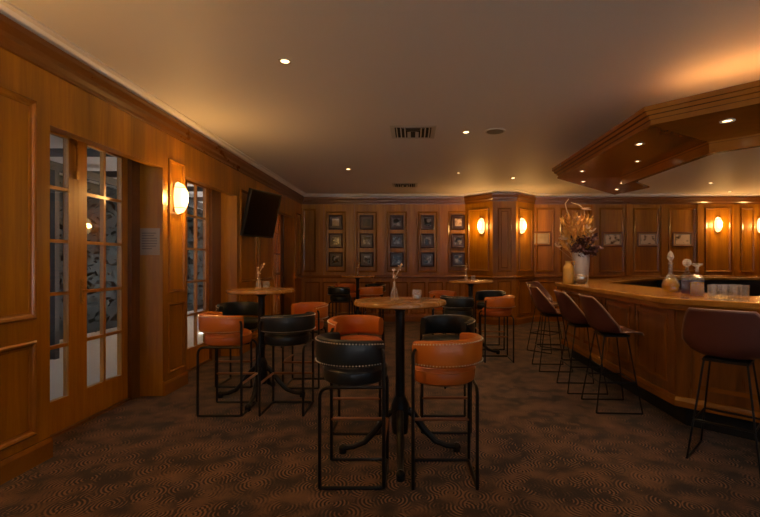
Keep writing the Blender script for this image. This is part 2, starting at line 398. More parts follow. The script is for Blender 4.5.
for F, L_ in ((f1, .757), (f2, .5), (f3, .757)):
    mo.mould(F, .10, L_-.10, 1.15, 2.52, .035, .02); mo.mould(F, .10, L_-.10, .2, .95, .035, .018)
mo.mould(f2, .17, .33, 1.22, 2.45, .02, .014)
mo.build('panel_moulding', M['trim_wood'], wall_back)
# trims run round the room: cornice, wooden crown, chair rail, skirting
RUN = [(XL, YR), (XL, YB)] + BACK[1:5] + [(XR, YB), (XR, YR)]
b = MB(); b.sweep(RUN, [(0, 2.82), (.035, 2.825), (.075, 2.845), (.10, 2.865), (.14, 2.868), (.14, H), (0, H)]); b.build('trim_1', M['cornice'], kind=S)
b = MB(); b.sweep(RUN, [(0, 2.66), (.018, 2.665), (.022, 2.69), (.045, 2.715), (.05, 2.745), (.075, 2.785), (.08, 2.82), (0, 2.82)]); b.build('trim_2', M['crown_wood'], kind=S)
def rail(name, prof, mat):
    b = MB(); ys = [(YR, 3.05), (4.43, 4.89), (6.31, 8.0)]
    for a, c in ys: b.sweep([(XL, a), (XL, c)], prof)
    b.sweep([(XL, 9.42), (XL, YB)] + BACK[1:5] + [(XR, YB), (XR, YR)], prof)
    b.build(name, mat, kind=S)
b = MB(); b.sweep([(XL, 9.42), (XL, YB)] + BACK[1:5] + [(XR, YB)], [(0, .985), (.02, .985), (.03, 1.005), (.03, 1.03), (.018, 1.045), (0, 1.045)]); b.build('trim_3', M['trim_wood'], kind=S)
rail('baseboard_1', [(0, 0), (.022, 0), (.022, .11), (.012, .14), (0, .14)], M['trim_wood'])
# lower dado of the far wall in darker wood, pilasters between the panels
for px in (321, 351.5, 382, 412.5, 442.8, 595, 629, 664, 700, 735.5):
    b = MB(); b.box((X(px)-.07, YB-.03, 1.045), (X(px)+.07, YB+.01, 2.66)); b.build('pilaster', M['wall_wood'], wall_back)

# ------------------------------------------------------------------ french doors
def french_door(idx, y0, jambs, leafs, a, c):
    e = empty('door_%d' % idx, (XD, (leafs[0][0]+leafs[-1][1])/2, 0), kind=S)
    cx, cy = e.location.x, e.location.y
    T = Matrix.Translation((-cx, -cy, 0))
    f = MB()
    f.box((XD-.05, a, 0), (XD+.06, leafs[0][0], 2.45), T); f.box((XD-.05, leafs[-1][1], 0), (XD+.06, c, 2.45), T)
    f.box((XD-.05, a, -.0), (XD+.05, c, .02), T); f.box((XD-.05, leafs[0][0], 2.425), (XD+.06, leafs[-1][1], 2.45), T)
    f.build('door_frame', M['wall_wood_dark'], e)
    for k, (u0, u1, s0, s1) in enumerate(leafs):
        l = MB(); t = .022
        l.box((XD-t, u0, .02), (XD+t, u0+s0, 2.425), T); l.box((XD-t, u1-s1, .02), (XD+t, u1, 2.425), T)
        l.box((XD-t, u0+s0, .02), (XD+t, u1-s1, .27), T); l.box((XD-t, u0+s0, 2.345), (XD+t, u1-s1, 2.425), T)
        lo = l.build('door_leaf', M['door_wood'], e, bevel=.003)
        m = MB(); g0, g1 = u0+s0, u1-s1
        mid = (g0+g1)/2; m.box((XD-.018, mid-.013, .27), (XD+.018, mid+.013, 2.345), T)
        for r in range(1, 5):
            z = .27 + 2.075*r/5; m.box((XD-.0175, g0, z-.013), (XD+.0175, g1, z+.013), T)
        m.build('muntin', M['door_wood'], lo)
        g = MB(); g.box((XD-.003, g0, .27), (XD+.003, g1, 2.345), T); g.build('glazing', M['pane'], lo)
    # lever handle and flush bolt on the leaf that opens
    u = leafs[1][0] + leafs[1][2]*.45
    h = MB(); h.box((XD+.022, u-.018, 1.0), (XD+.03, u+.018, 1.2), T); h.tube([(XD+.03, u, 1.11), (XD+.07, u, 1.11), (XD+.075, u+.1, 1.105)], .008, mat=T); h.build('handle', M['brass'], lo)
    u = leafs[0][1] - .03
    h = MB(); h.tube([(XD+.035, u, 2.38), (XD+.035, u, 2.06)], .006, mat=T); h.box((XD+.022, u-.014, 2.03), (XD+.045, u+.014, 2.10), T); h.box((XD+.022, u-.012, 2.3), (XD+.042, u+.012, 2.33), T)
    h.build('bolt', M['brass'], lo)
    return e
french_door(1, 0, 0, [(3.08, 3.66, .09, .10), (3.66, 4.30, .10, .09)], 3.05, 4.43)
french_door(2, 0, 0, [(4.95, 5.36, .07, .08), (5.36, 6.03, .08, .09)], 4.89, 6.31)
d3 = french_door(3, 0, 0, [(8.06, 8.70, .09, .10), (8.70, 9.34, .10, .09)], 8.0, 9.42)
b = MB(); b.box((XD-.075, 8.06, .1), (XD-.07, 9.34, 2.42)); mt = M['blind']; nt = mt.node_tree; tl = N(nt, 'ShaderNodeBsdfTranslucent'); tl.inputs[0].default_value = (.9, .55, .30, 1); mxs = N(nt, 'ShaderNodeMixShader'); mxs.inputs[0].default_value = .6
nt.links.new(nt.nodes['Principled BSDF'].outputs[0], mxs.inputs[1]); nt.links.new(tl.outputs[0], mxs.inputs[2]); nt.links.new(mxs.outputs[0], nt.nodes['Material Output'].inputs[0])
bl = b.build('added_peach_blind', mt); bl['label'] = 'blind added for the peach glow in the panes of the farthest french door'; bl['category'] = 'blind'  # blind added so the far panes look warmly lit

# ------------------------------------------------------------------ terrace outside the doors
b = MB(); b.box((-12, -8, -.25), (XL-.42, 20, -.06)); b.build('ground_terrace', M['patio'], kind=S)
b = MB(); b.box((-7.6, -6, -.06), (-7.4, 20, 1.0)); b.box((-7.6, 19.6, -.06), (XL-.45, 19.9, 2.95)); b.build('wall_terrace', M['render'], kind=S)
l = MB(); rnd = random.Random(3)
for i in range(8600):
    c = Vector((rnd.uniform(-6.95, -6.2), rnd.uniform(4.4, 19), -.06 + 3.0*rnd.random()**.8))
    R_ = Matrix.Translation(c) @ Matrix.Rotation(rnd.uniform(0, 6.3), 4, Vector((rnd.uniform(-1, 1), rnd.uniform(-1, 1), rnd.uniform(-1, 1))).normalized())
    s_ = rnd.uniform(.06, .12)
    l.add([(-s_, 0, 0), (0, -s_*.5, .01), (s_, 0, 0), (0, s_*.5, .01)], [(0, 1, 2, 3)], R_)
l.box((-6.75, 4.6, -.06), (-6.4, 19, 2.93))
l.build('hedge', M['leafgreen'], label='tall dark clipped hedge along the terrace outside the french doors', category='hedge', kind='stuff')
e = empty('pergola', (-5, 6, -.06), label='charcoal steel pergola frame standing over the terrace outside', cat='pergola')
for x, y in ((-5.2, 3.2), (-5.2, 6.4), (-5.2, 9.6)):
    b = MB(); b.box((x+5-.04, y-6-.04, 0), (x+5+.04, y-6+.04, 2.74)); b.build('post', M['beam'], e)
for x in (-5.2, -3.4):
    b = MB(); b.box((x+5-.04, -3.2, 2.74), (x+5+.04, 6.8, 2.86)); b.build('rail', M['beam'], e)
for k in range(7):
    b = MB(); b.box((-.6, -3+1.5*k, 2.86), (2.0, -2.93+1.5*k, 2.96)); b.build('beam', M['beam'], e)

b = MB(); b.box((-7.6, -3, 2.96), (XL-.45, 20, 3.1)); b.build('ceiling_terrace', M['cornice'], kind=S)
b = MB(); b.box((-12, -22, -.25), (22, YR-.22, -.06)); b.build('ground_bounce', M['patio'], kind=S)  # unseen pale ground added to bounce daylight up to the ceiling
b = MB(); b.box((XL-.4, YR-1.6, 2.75), (XR+.2, YR-.2, 2.9)); b.build('ceiling_sky_blocker', M['cornice'], kind=S)  # unseen awning added to keep direct sky out of the rear windows

e = empty('added_blind_lamp', (-3.7, 9.6, 2.96), label='added lamp outside, lighting the blind of the farthest french door from behind', cat='lantern')  # lamp added out of view to light the blind from behind
b = MB(); b.tube([(0, 0, 0), (0, 0, -.5)], .006); b.build('cord', M['iron'], e)
b = MB(); b.sphere((0, 0, -.64), .14, 20, 12); b.build('lamp_shade', M['sconce'], e, smooth=True)
l = bpy.data.lights.new('added_blind_bulb', 'POINT'); l.energy = 90; l.color = (1, .62, .32); l.shadow_soft_size = .15
q = bpy.data.objects.new('added_blind_bulb', l); COL.objects.link(q); q.location = (-3.52, 9.55, 2.3)

# ------------------------------------------------------------------ bar
OUT = [(XR-.03, 1.54), (4.03, 1.54), (2.03, 3.54), (2.03, 6.35), (4.40, 8.72), (XR-.03, 8.72)]
INN = [(XR-.03, 2.31), (4.35, 2.31), (2.80, 3.86), (2.80, 6.38), (4.62, 8.20), (XR-.03, 8.20)]
def off(poly, o):
    t = MB(); t.sweep(poly, [(o, 0), (o, 1)]); return [(v[0], v[1]) for v in t.v[::2]]
bar = empty('bar_counter', (2.4, 3.8, 0), label='large octagonal walnut bar with a polished honey wood counter', cat='bar')
bar_off = (-2.4, -3.8, 0)
def bb(m, name, mat, parent=bar, **k):
    o = m.build(name, mat, parent, **k)
    if parent is bar: o.location = bar_off
    return o
def soften(path, r=.06, n=5):
    out = [path[0]]
    for i in range(1, len(path)-1):
        a, p, c = Vector(path[i-1]), Vector(path[i]), Vector(path[i+1])
        s0 = p + (a-p).normalized()*r; s1 = p + (c-p).normalized()*r
        for k in range(n+1):
            t = k/n; q = (1-t)**2*s0 + 2*t*(1-t)*p + t*t*s1; out.append((q.x, q.y))
    return out + [path[-1]]
b = MB(); b.ring(soften(OUT, .16), soften(INN, .10), 1.012, 1.06); bb(b, 'counter_top', M['bar_top'], bevel=.008)
b = MB(); b.sweep(soften(off(OUT, .03), .14), [(0, .965), (.10, .965), (.10, 1.012), (0, 1.012)]); bb(b, 'edge_moulding', M['trim_wood'], bevel=.006)
b = MB(); b.ring(off(OUT, .13), off(OUT, .19), .18, 1.012); fr = bb(b, 'front_panel', M['bar_wood'])
b = MB(); b.ring(off(OUT, .24), off(OUT, .30), 0, .20); bb(b, 'plinth', M['plinth'])
b = MB(); b.ring(off(INN, -.12), off(INN, -.06), 0, 1.012); bb(b, 'inner_panel', M['black'])
b = MB(); b.sweep(off(OUT, .13), [(-.02, .18), (-.02, .225), (-.008, .255), (.001, .26), (.001, .18)]); bb(b, 'base_moulding', M['trim_wood'])
po = off(OUT, .13); mo = MB(); st = MB()
def seg_panels(p, q, n, margin=.12):
    p, q = Vector(p), Vector(q); L_ = (q-p).length; d = (q-p)/L_; nn = Vector((-d.y, d.x))
    F = lambda u, z, h: (p.x+d.x*u+nn.x*h, p.y+d.y*u+nn.y*h, z)
    w = (L_-margin)/n
    for i in range(n):
        u0 = margin/2 + i*w
        mo.mould(F, u0+.07, u0+w-.07, .34, .92, .035, .016)
    for i in range(n+1):
        u = margin/2 + i*w; a, c = F(u-.045, 0, .014), F(u+.045, 0, .014); a2, c2 = F(u-.045, 0, -.005), F(u+.045, 0, -.005)
        st.add([(a[0], a[1], .26), (c[0], c[1], .26), (c2[0], c2[1], .26), (a2[0], a2[1], .26), (a[0], a[1], .965), (c[0], c[1], .965), (c2[0], c2[1], .965), (a2[0], a2[1], .965)],
               [(0,3,2,1),(4,5,6,7),(0,1,5,4),(1,2,6,5),(2,3,7,6),(3,0,4,7)])
seg_panels(po[1], po[0], 5); seg_panels(po[2], po[1], 3); seg_panels(po[3], po[2], 4); seg_panels(po[4], po[3], 4)
# travel is reversed so that the outward normal is on the left of p->q
mo.build('panel_moulding', M['trim_wood'], fr); st.build('pilaster', M['bar_wood'], fr)
b = MB(); b.tube([(p[0], p[1], .20) for p in off(OUT, -.02)], .019, 10)
# (a foot rail is not visible in the photograph)

# ------------------------------------------------------------------ canopy over the bar
CO = [(4.6, .81), (1.87, 3.54), (1.87, 5.88), (3.34, 7.35)]
CI = [(4.99, 1.52), (2.65, 3.86), (2.65, 5.40), (3.34, 6.09)]
can = empty('bar_canopy', (2.3, 4.5, H), label='walnut canopy hung from the ceiling above the bar with small spotlights in it', cat='canopy')
can.location = (0, 0, 0)
def lerp(A, B, t): return [(a[0]+(b_[0]-a[0])*t, a[1]+(b_[1]-a[1])*t) for a, b_ in zip(A, B)]
def inset(o): return lerp(CO, CI, o/.78)
b = MB(); b.ring(inset(0), inset(.12), 2.562, 2.60); b.ring(inset(.022), inset(.12), 2.532, 2.562); b.ring(inset(.05), inset(.12), 2.50, 2.532); b.ring(inset(.068), inset(.12), 2.462, 2.50)
b.build('fascia', M['canopy_wood'], can)
def slab(o0, o1, za, zb, th):
    A, B = inset(o0), inset(o1); t = MB(); vs = []; fs = []
    for a, c in zip(A, B): vs += [(*a, za), (*c, zb), (*c, zb+th), (*a, za+th)]
    for i in range(len(A)-1):
        for k in range(4): l = (k+1) % 4; fs.append((i*4+k, i*4+l, (i+1)*4+l, (i+1)*4+k))
    fs.append((0, 1, 2, 3)); n_ = len(A)-1; fs.append(tuple(n_*4+k for k in (3, 2, 1, 0)))
    return t.add(vs, fs)
slab(.06, .72, 2.458, 2.395, .02).build('soffit', M['canopy_wood'], can)
b = MB(); b.ring(inset(.72)[:3], inset(.78)[:3], 2.30, 2.42); b.ring(inset(.705)[:3], inset(.72)[:3], 2.38, 2.40); b.build('inner_fascia', M['canopy_wood'], can)
for hx, hy in ((2.60, 5.0), (3.2, 6.25), (3.95, 2.45)):
    b = MB(); b.tube([(hx, hy, 2.45), (hx, hy, H)], .012, 10); b.lathe([(.0001, H-.012), (.04, H-.012), (.045, H)], 16, (hx, hy, 0), caps=False); b.build('hanger_rod', M['iron'], can)
b = MB(); b.ring(inset(.12)[:2], inset(.15)[:2], 2.60, 2.612); b.ring(inset(.10), inset(.74), 2.475, 2.60); 
slab(.10, .70, 2.585, 2.585, .013).build('top_board', M['canopy_wood'], can)
A0 = lerp([CO[0], CO[1]], [CI[0], CI[1]], .50); B0 = lerp([CO[0], CO[1]], [CI[0], CI[1]], .54)
t = MB(); t.ring(A0, B0, 2.598, 2.615); t.build('added_glow_strip', M['ceiling_glow'], can)  # added emissive strip, lights the ceiling over the canopy

# ------------------------------------------------------------------ ceiling fittings
def spot(x, y, z, power, size=110, blend=.7, col=(1, .60, .30)):
    l = bpy.data.lights.new('spot', 'SPOT'); l.energy = power; l.spot_size = math.radians(size); l.spot_blend = blend; l.color = col; l.shadow_soft_size = .03
    o = bpy.data.objects.new('downlight_beam', l); COL.objects.link(o); o.location = (x, y, z); return o
def make_downlight():
    e = empty('ceiling_downlight')
    b = MB(); b.lathe([(.030, -.002), (.034, -.006), (.048, -.005), (.050, 0), (.030, 0)], 24, caps=False); b.build('trim_ring', M['white'], e, smooth=True)
    b = MB(); b.lathe([(.0001, -.0035), (.030, -.002)], 24, caps=False); b.build('lamp_face', M['lamp'], e)
    e['category'] = 'downlight'
    return e
dl = make_downlight(); first = [True]
def downlight(x, y, z, power, label, group, size=110, s=1.0):
    if first[0]: o = dl; first[0] = False
    else: o = dup(dl)
    o.location = (x, y, z); o['label'] = label; o['group'] = group; o.scale = (s, s, s)
    if power: spot(x, y, z-.02, power, size)
G1 = 'downlights in the plaster ceiling'
downlight(-.967, 3.35, H, 26, 'lit ceiling downlight nearest the camera, by the first french door', G1)
downlight(.636, 5.18, H, 30, 'lit ceiling downlight between the square air vent and the round speaker grille', G1)
downlight(-1.05, 7.24, H, 18, 'lit ceiling downlight over the far floor, between television and picture wall', G1)
downlight(1.84, 8.01, H, 26, 'lit ceiling downlight in front of the sconce bay', G1)
downlight(.80, 7.56, H, 4, 'faint tiny ceiling downlight between the far vent and the bay', G1, s=.6)
downlight(5.77, 8.5, H, 16, 'lit ceiling downlight seen through the canopy opening', G1)
downlight(6.9, 9.55, H, 10, 'wall washer downlight right above the single sconce past the landscape pictures', G1)
downlight(7.75, 9.55, H, 10, 'wall washer downlight above the sconce at the far end of the bar wall', G1)
for x, y in ((-.967, .9), (.64, 1.6)): downlight(x, y, H, 10, 'unseen ceiling downlight added to light the wall and stool fronts', 'added downlights out of view')  # added out of view as fill for the near wall and stools
G2 = 'spotlights in the bar canopy'
for x, y, s, p, lab in [(2.43, 3.39, 1.25, 30, 'bright spotlight in the canopy soffit past its corner, over the near bar side'),
                  (2.11, 4.07, 1.1, 26, 'spotlight in the canopy just inside its sharp near corner'),
                  (2.39, 4.65, .8, 14, 'second small spotlight behind the canopy corner one, nearer the opening'),
                  (2.06, 5.31, .9, 14, 'spotlight in the canopy near its far outer corner, close to the edge'),
                  (2.32, 5.96, .8, 14, 'lower of the two spotlights at the canopy far outer corner'),
                  (2.80, 5.86, .8, 14, 'small spotlight at the inner corner of the canopy opening'),
                  (3.05, 6.55, .8, 14, 'farthest spotlight in the canopy, at its end by the back wall')]:
    inn = min(1, max(0, max(2.65-.78*1 - x, 0)));  o_ = max(.1, min(.68, min(x-1.87, (x+y-5.41)/1.414, (x-y+4.01)/1.414)))
    downlight(x, y, 2.458-.063*(o_-.06)/.66+.0015, p, lab, G2, s=s*.85)

def vent(x, y, w, lab):
    e = empty('air_vent', (x, y, H), label=lab, cat='air vent', group='square ceiling air vents')
    b = MB()
    def sq(r0, r1, z0, z1):
        A = [(-r0, -r0), (r0, -r0), (r0, r0), (-r0, r0)]
        for k in range(4):
            a, c = A[k], A[(k+1) % 4]; f_ = r1/r0
            b.add([(*a, z0), (*c, z0), (c[0]*f_, c[1]*f_, z1), (a[0]*f_, a[1]*f_, z1)], [(0, 1, 2, 3)])
    sq(w/2+.05, w/2, -.004, -.012); b.build('vent_frame', M['white'], e)
    b = MB(); b.box((-w/2, -w/2, -.006), (w/2, w/2, -.003)); b.build('backing', M['ventdark'], e)
    b = MB(); n = 9
    for i in range(n):
        u = -w/2 + w*(i+.5)/n
        if abs(u) > w*.17: b.add([(u-.008, -w/2, -.008), (u+.008, -w/2, -.022), (u+.008, w/2, -.022), (u-.008, w/2, -.008)], [(0, 1, 2, 3)])
        else: b.add([(u-.02, -w*.1, -.01), (u+.02, -w*.1, -.01), (u+.02, w/2, -.02), (u-.02, w/2, -.02)], [(0, 1, 2, 3)]) if i % 2 else None
    for r in (.30, .2, .1):
        b.add([(-w*r, -w*.45*r/.3, -.012), (w*r, -w*.45*r/.3, -.012), (w*r, -w*.45*r/.3-.014, -.02), (-w*r, -w*.45*r/.3-.014, -.02)], [(0, 1, 2, 3)])
    b.build('louvre', M['white'], e)
vent(.012, 5.18, .42, 'white square ceiling air vent nearest the camera, with dark slots')
vent(-.14, 8.74, .40, 'faint ceiling air vent close to the picture wall')
e = empty('ceiling_speaker', (.97, 5.14, H), label='round flush grey speaker grille beside the ceiling downlight', cat='speaker')
b = MB(); b.lathe([(.0001, -.008), (.10, -.008)], 28, caps=False); b.build('grille', plain('speaker_mesh', (.22, .19, .17), .7, bump=1, bscale=400), e)
b = MB(); b.lathe([(.10, -.010), (.118, -.008), (.12, 0), (.10, 0)], 28, caps=False); b.build('rim', M['white'], e, smooth=True)

# ------------------------------------------------------------------ sconces
def make_sconce():
    e = empty('wall_sconce'); e['category'] = 'wall lamp'   # local: wall at y=0, faces -Y
    b = MB(); vs = []; fs = []; nu, nv = 14, 14
    for j in range(nv+1):
        t = -1 + 2*j/nv; hw = .078*math.sqrt(max(0, 1-abs(t)**2.2)) + .0008; dp = .105*math.sqrt(max(0, 1-abs(t)**2.0)) + .0006
        for i in range(nu+1):
            a = PI*i/nu; vs.append((-hw*math.cos(a), -.012 - dp*math.sin(a), t*.175))
    for j in range(nv):
        for i in range(nu): fs.append((j*(nu+1)+i, j*(nu+1)+i+1, (j+1)*(nu+1)+i+1, (j+1)*(nu+1)+i))
    b.add(vs, fs); b.build('lamp_shade', M['sconce'], e, smooth=True)
    b = MB(); b.box((-.055, -.013, -.15), (.055, 0, .15)); b.build('backplate', M['brass'], e, bevel=.004)
    b = MB()
    for t in (-.6, .62):
        hw = .078*math.sqrt(1-abs(t)**2.2)+.003; dp = .105*math.sqrt(1-t*t)+.003
        b.tube([(-hw*math.cos(PI*i/12), -.012-dp*math.sin(PI*i/12), t*.175) for i in range(13)], .003, 6)
    b.tube([(0, -.014, -.175), (0, -.05, -.163), (0, -.03, -.15)], .006, 6)
    b.build('band', M['brass'], e)
    return e
sc0 = make_sconce(); fs_ = [True]
def sconce(x, y, z, rz, nx, ny, power, lab, s=1.0):
    if fs_[0]: o = sc0; fs_[0] = False
    else: o = dup(sc0)
    o.location = (x, y, z); o.rotation_euler = (0, 0, rz); o['label'] = lab; o['group'] = 'oval glass wall sconces'; o.scale = (s, s, s)
    l = bpy.data.lights.new('sconce_bulb', 'POINT'); l.energy = power; l.color = (1, .53, .15); l.shadow_soft_size = .05
    q = bpy.data.objects.new('sconce_bulb', l); COL.objects.link(q); q.location = (x+nx*.15, y+ny*.15, z)
sconce(XL+.001, 4.69, 2.03, PI/2, 1, 0, 19, 'glowing oval sconce on the pier between the two nearer french doors')
sconce(XL+.001, 1.65, 2.03, PI/2, 1, 0, 30, 'unseen oval sconce added on the panelled wall before the first french door')  # added out of view to warm the near end of the wall
# left wall: local -Y must face +X
P1 = f1(.47, 0, 0); P3 = f3(.20, 0, 0)
sconce(P1[0], P1[1], 2.14, -PI/4, -.707, -.707, 15, 'glowing oval sconce on the bay facet beside the framed photographs')
sconce(P3[0], P3[1], 2.14, PI/4, .707, -.707, 15, 'glowing oval sconce on the bay facet facing the bar')
sconce(X(717.5), YB, 2.20, 0, 0, -1, 15, 'glowing oval sconce on the bar wall just past the last landscape picture')
sconce(X(760), YB, 2.18, 0, 0, -1, 13, 'glowing oval sconce at the far end of the bar wall, cut by the photo edge')

# ------------------------------------------------------------------ pictures
def frame_pic(x, z, w, h, seed, mats, lab, cat, group, fm, slip, fw=.03):
    e = empty('picture_frame', (x, YB-.034 if slip is None else YB, z), label=lab, cat=cat, group=group)
    b = MB(); P = lambda u, v, n: (u, -n, v); W, HH = w/2, h/2
    pr = [(0, .0), (0, .018), (fw*.4, .026), (fw, .014), (fw, .0)]
    vs = []; fs = []
    for t, d in pr: vs += [P(-W+t, -HH+t, d), P(W-t, -HH+t, d), P(W-t, HH-t, d), P(-W+t, HH-t, d)]
    for k in range(4):
        for c in range(4):
            q = (c+1) % 4; fs.append((k*4+c, k*4+q, (k+1)*4+q, (k+1)*4+c))
    b.add(vs, fs); b.build('frame', fm, e)
    if slip is not None:
        b = MB(); b.mould(lambda u, z_, n: (u, -.010-n, z_), -W+fw*.8, W-fw*.8, -HH+fw*.8, HH-fw*.8, .012, .008); b.build('slip', slip, e)
    b = MB(); b.box((-W+fw, -.010, -HH+fw), (W-fw, -.004, HH-fw)); b.build('mat', M['darkframe'] if slip is None else M['paper'], e)
    k = .62 if slip is None else .86
    b = MB(); b.box((-(W-fw)*k, -.012, -(HH-fw)*k), ((W-fw)*k, -.009, (HH-fw)*k)); b.build('print', mats, e)
cols = ['first picture column beside the television corner', 'second picture column from the television corner', 'middle picture column', 'fourth picture column, second from the sconce bay', 'fifth picture column beside the sconce bay']
rows = ['top', 'middle', 'bottom']
for i, (a, c) in enumerate(PH):
    for j, z in enumerate((2.247, 1.833, 1.408)):
        x = X((a+c)/2)
        if (i, j) == (1, 0): m = picture('print_%d_%d' % (i, j), 3, (.02, .022, .02), (.05, .05, .045))
        elif (i, j) == (0, 0): m = picture('print_%d_%d' % (i, j), 9, (.45, .30, .10), (.65, .5, .28), 5)  # golden print colour holds the lamp glow reflected in the glass
        elif (i, j) == (4, 0): m = picture('print_%d_%d' % (i, j), 5, (.3, .2, .16), (.65, .5, .42), 12)
        else: m = picture('print_%d_%d' % (i, j), i*3+j+1, (.015, .012, .012), (.34, .30, .28), 11, .45, .68)
        w = 'pale' if (i, j) in ((0, 0), (4, 0)) else ('nearly black' if (i, j) == (1, 0) else 'dark monochrome')
        frame_pic(x, z, .31, .33, 0, m, '%s framed photograph, %s of the %s' % (w, rows[j], cols[i]), 'framed picture', 'framed photographs in five columns', M['darkframe'], None)
for px, lab in [(612.3, 'landscape picture in brown frame behind the bar, next past the dried bouquet'), (647.5, 'landscape picture in brown frame, middle of the three behind the bar'), (682.5, 'brighter landscape picture with dark figures, beside the bar wall sconce')]:
    frame_pic(X(px), 1.865, .47, .34, 0, picture('landscape_%d' % int(px), px, (.16, .10, .06), (.78, .60, .40), 9, .38, .5), lab, 'framed picture', 'landscape pictures on the bar wall', M['brownframe'], M['goldslip'], .048)
frame_pic(X(541.5), 1.88, .43, .33, 0, picture('landscape_pale', 2.2, (.42, .30, .16), (.6, .45, .26), 6, .3, .7), 'pale landscape picture in dark frame between the sconce bay and the bouquet', 'framed picture', 'landscape pictures on the bar wall', M['brownframe'], M['goldslip'], .048)
# notice on the reveal of the first opening
e = empty('notice_sheet', (-2.635, 4.43, 1.555), label='framed paper notice with lines of print on the side of the first door recess', cat='notice')
b = MB(); b.box((-.098, -.006, -.135), (.098, 0, .135)); b.build('sheet', M['paper'], e)
b = MB()
for k, w in enumerate((.14, .12, .15, .15, .15, .14, .10)):
    z = .085 - .026*k; b.box((-.08, -.0072, z-.004), (-.08+w, -.0055, z+.004))
b.build('printed_lines', M['ink'], e)

# ------------------------------------------------------------------ television
tv = empty('television', (-2.27, 6.66, 2.07), math.atan2(.8, .3), label='black flat television on a tilting bracket high on the wall between french doors', cat='television')
# local +X runs along the wall away from the camera, local -Y looks into the room
tilt = Matrix.Rotation(math.radians(14), 4, 'X')
b = MB(); b.box((-.35, -.02, -.35), (.35, .03, .35), tilt); b.build('casing', M['tvbody'], tv, bevel=.006)
b = MB(); b.box((-.33, -.0225, -.325), (.33, -.0195, .335), tilt); b.build('screen', M['screen'], tv)
b = MB(); b.box((-.18, .03, -.12), (.18, .06, .12), tilt); b.tube([(-.02, .05, 0), (-.05, .14, .0), (-.02, .19, 0)], .02); b.build('bracket', M['iron'], tv)

# ------------------------------------------------------------------ tables
def make_table():
    e = empty('pub_table'); e['category'] = 'table'
    b = MB(); b.lathe([(.0001, 1.045), (.318, 1.045), (.328, 1.052), (.33, 1.065), (.326, 1.077), (.316, 1.08), (.0001, 1.08)], 48, caps=False); b.build('tabletop', M['table_wood'], e, smooth=True)
    b = MB(); b.lathe([(.0001, 1.028), (.13, 1.030), (.14, 1.045), (.0001, 1.045)], 24, caps=False); b.lathe([(.033, .16), (.033, 1.0), (.06, 1.03)], 16)
    b.lathe([(.055, .14), (.062, .2), (.062, .34), (.045, .38), (.033, .40)], 16); b.build('pole', M['iron'], e, smooth=True)
    for k in range(4):
        a = math.radians(-88+90*k); ca, sa = math.cos(a), math.sin(a)
        pr = [(.05, .30, .026), (.10, .26, .026), (.17, .16, .024), (.25, .075, .022), (.33, .042, .020), (.40, .036, .022)]
        b = MB(); b.tube([(r*ca, r*sa, z) for r, z, w in pr], [w for r, z, w in pr], 8)
        b.sphere((.405*ca, .405*sa, .032), .031, 10, 6); b.lathe([(.028, 0), (.028, .02)], 12, (.405*ca, .405*sa, 0))
        b.build('foot', M['iron'], e, smooth=True)
    return e
TB = [(-.085, 3.13, 'round walnut pub table nearest the camera on a black claw base'), (-1.505, 4.40, 'round walnut pub table beside the second french door'),
      (.86, 6.45, 'round pub table in front of the sconce bay'), (-1.08, 8.75, 'round pub table farthest away, by the picture wall')]
tb = make_table()
for i, (x, y, lab) in enumerate(TB):
    o = tb if i == 0 else dup(tb); o.location = (x, y, 0); o['label'] = lab; o['group'] = 'round pub tables'

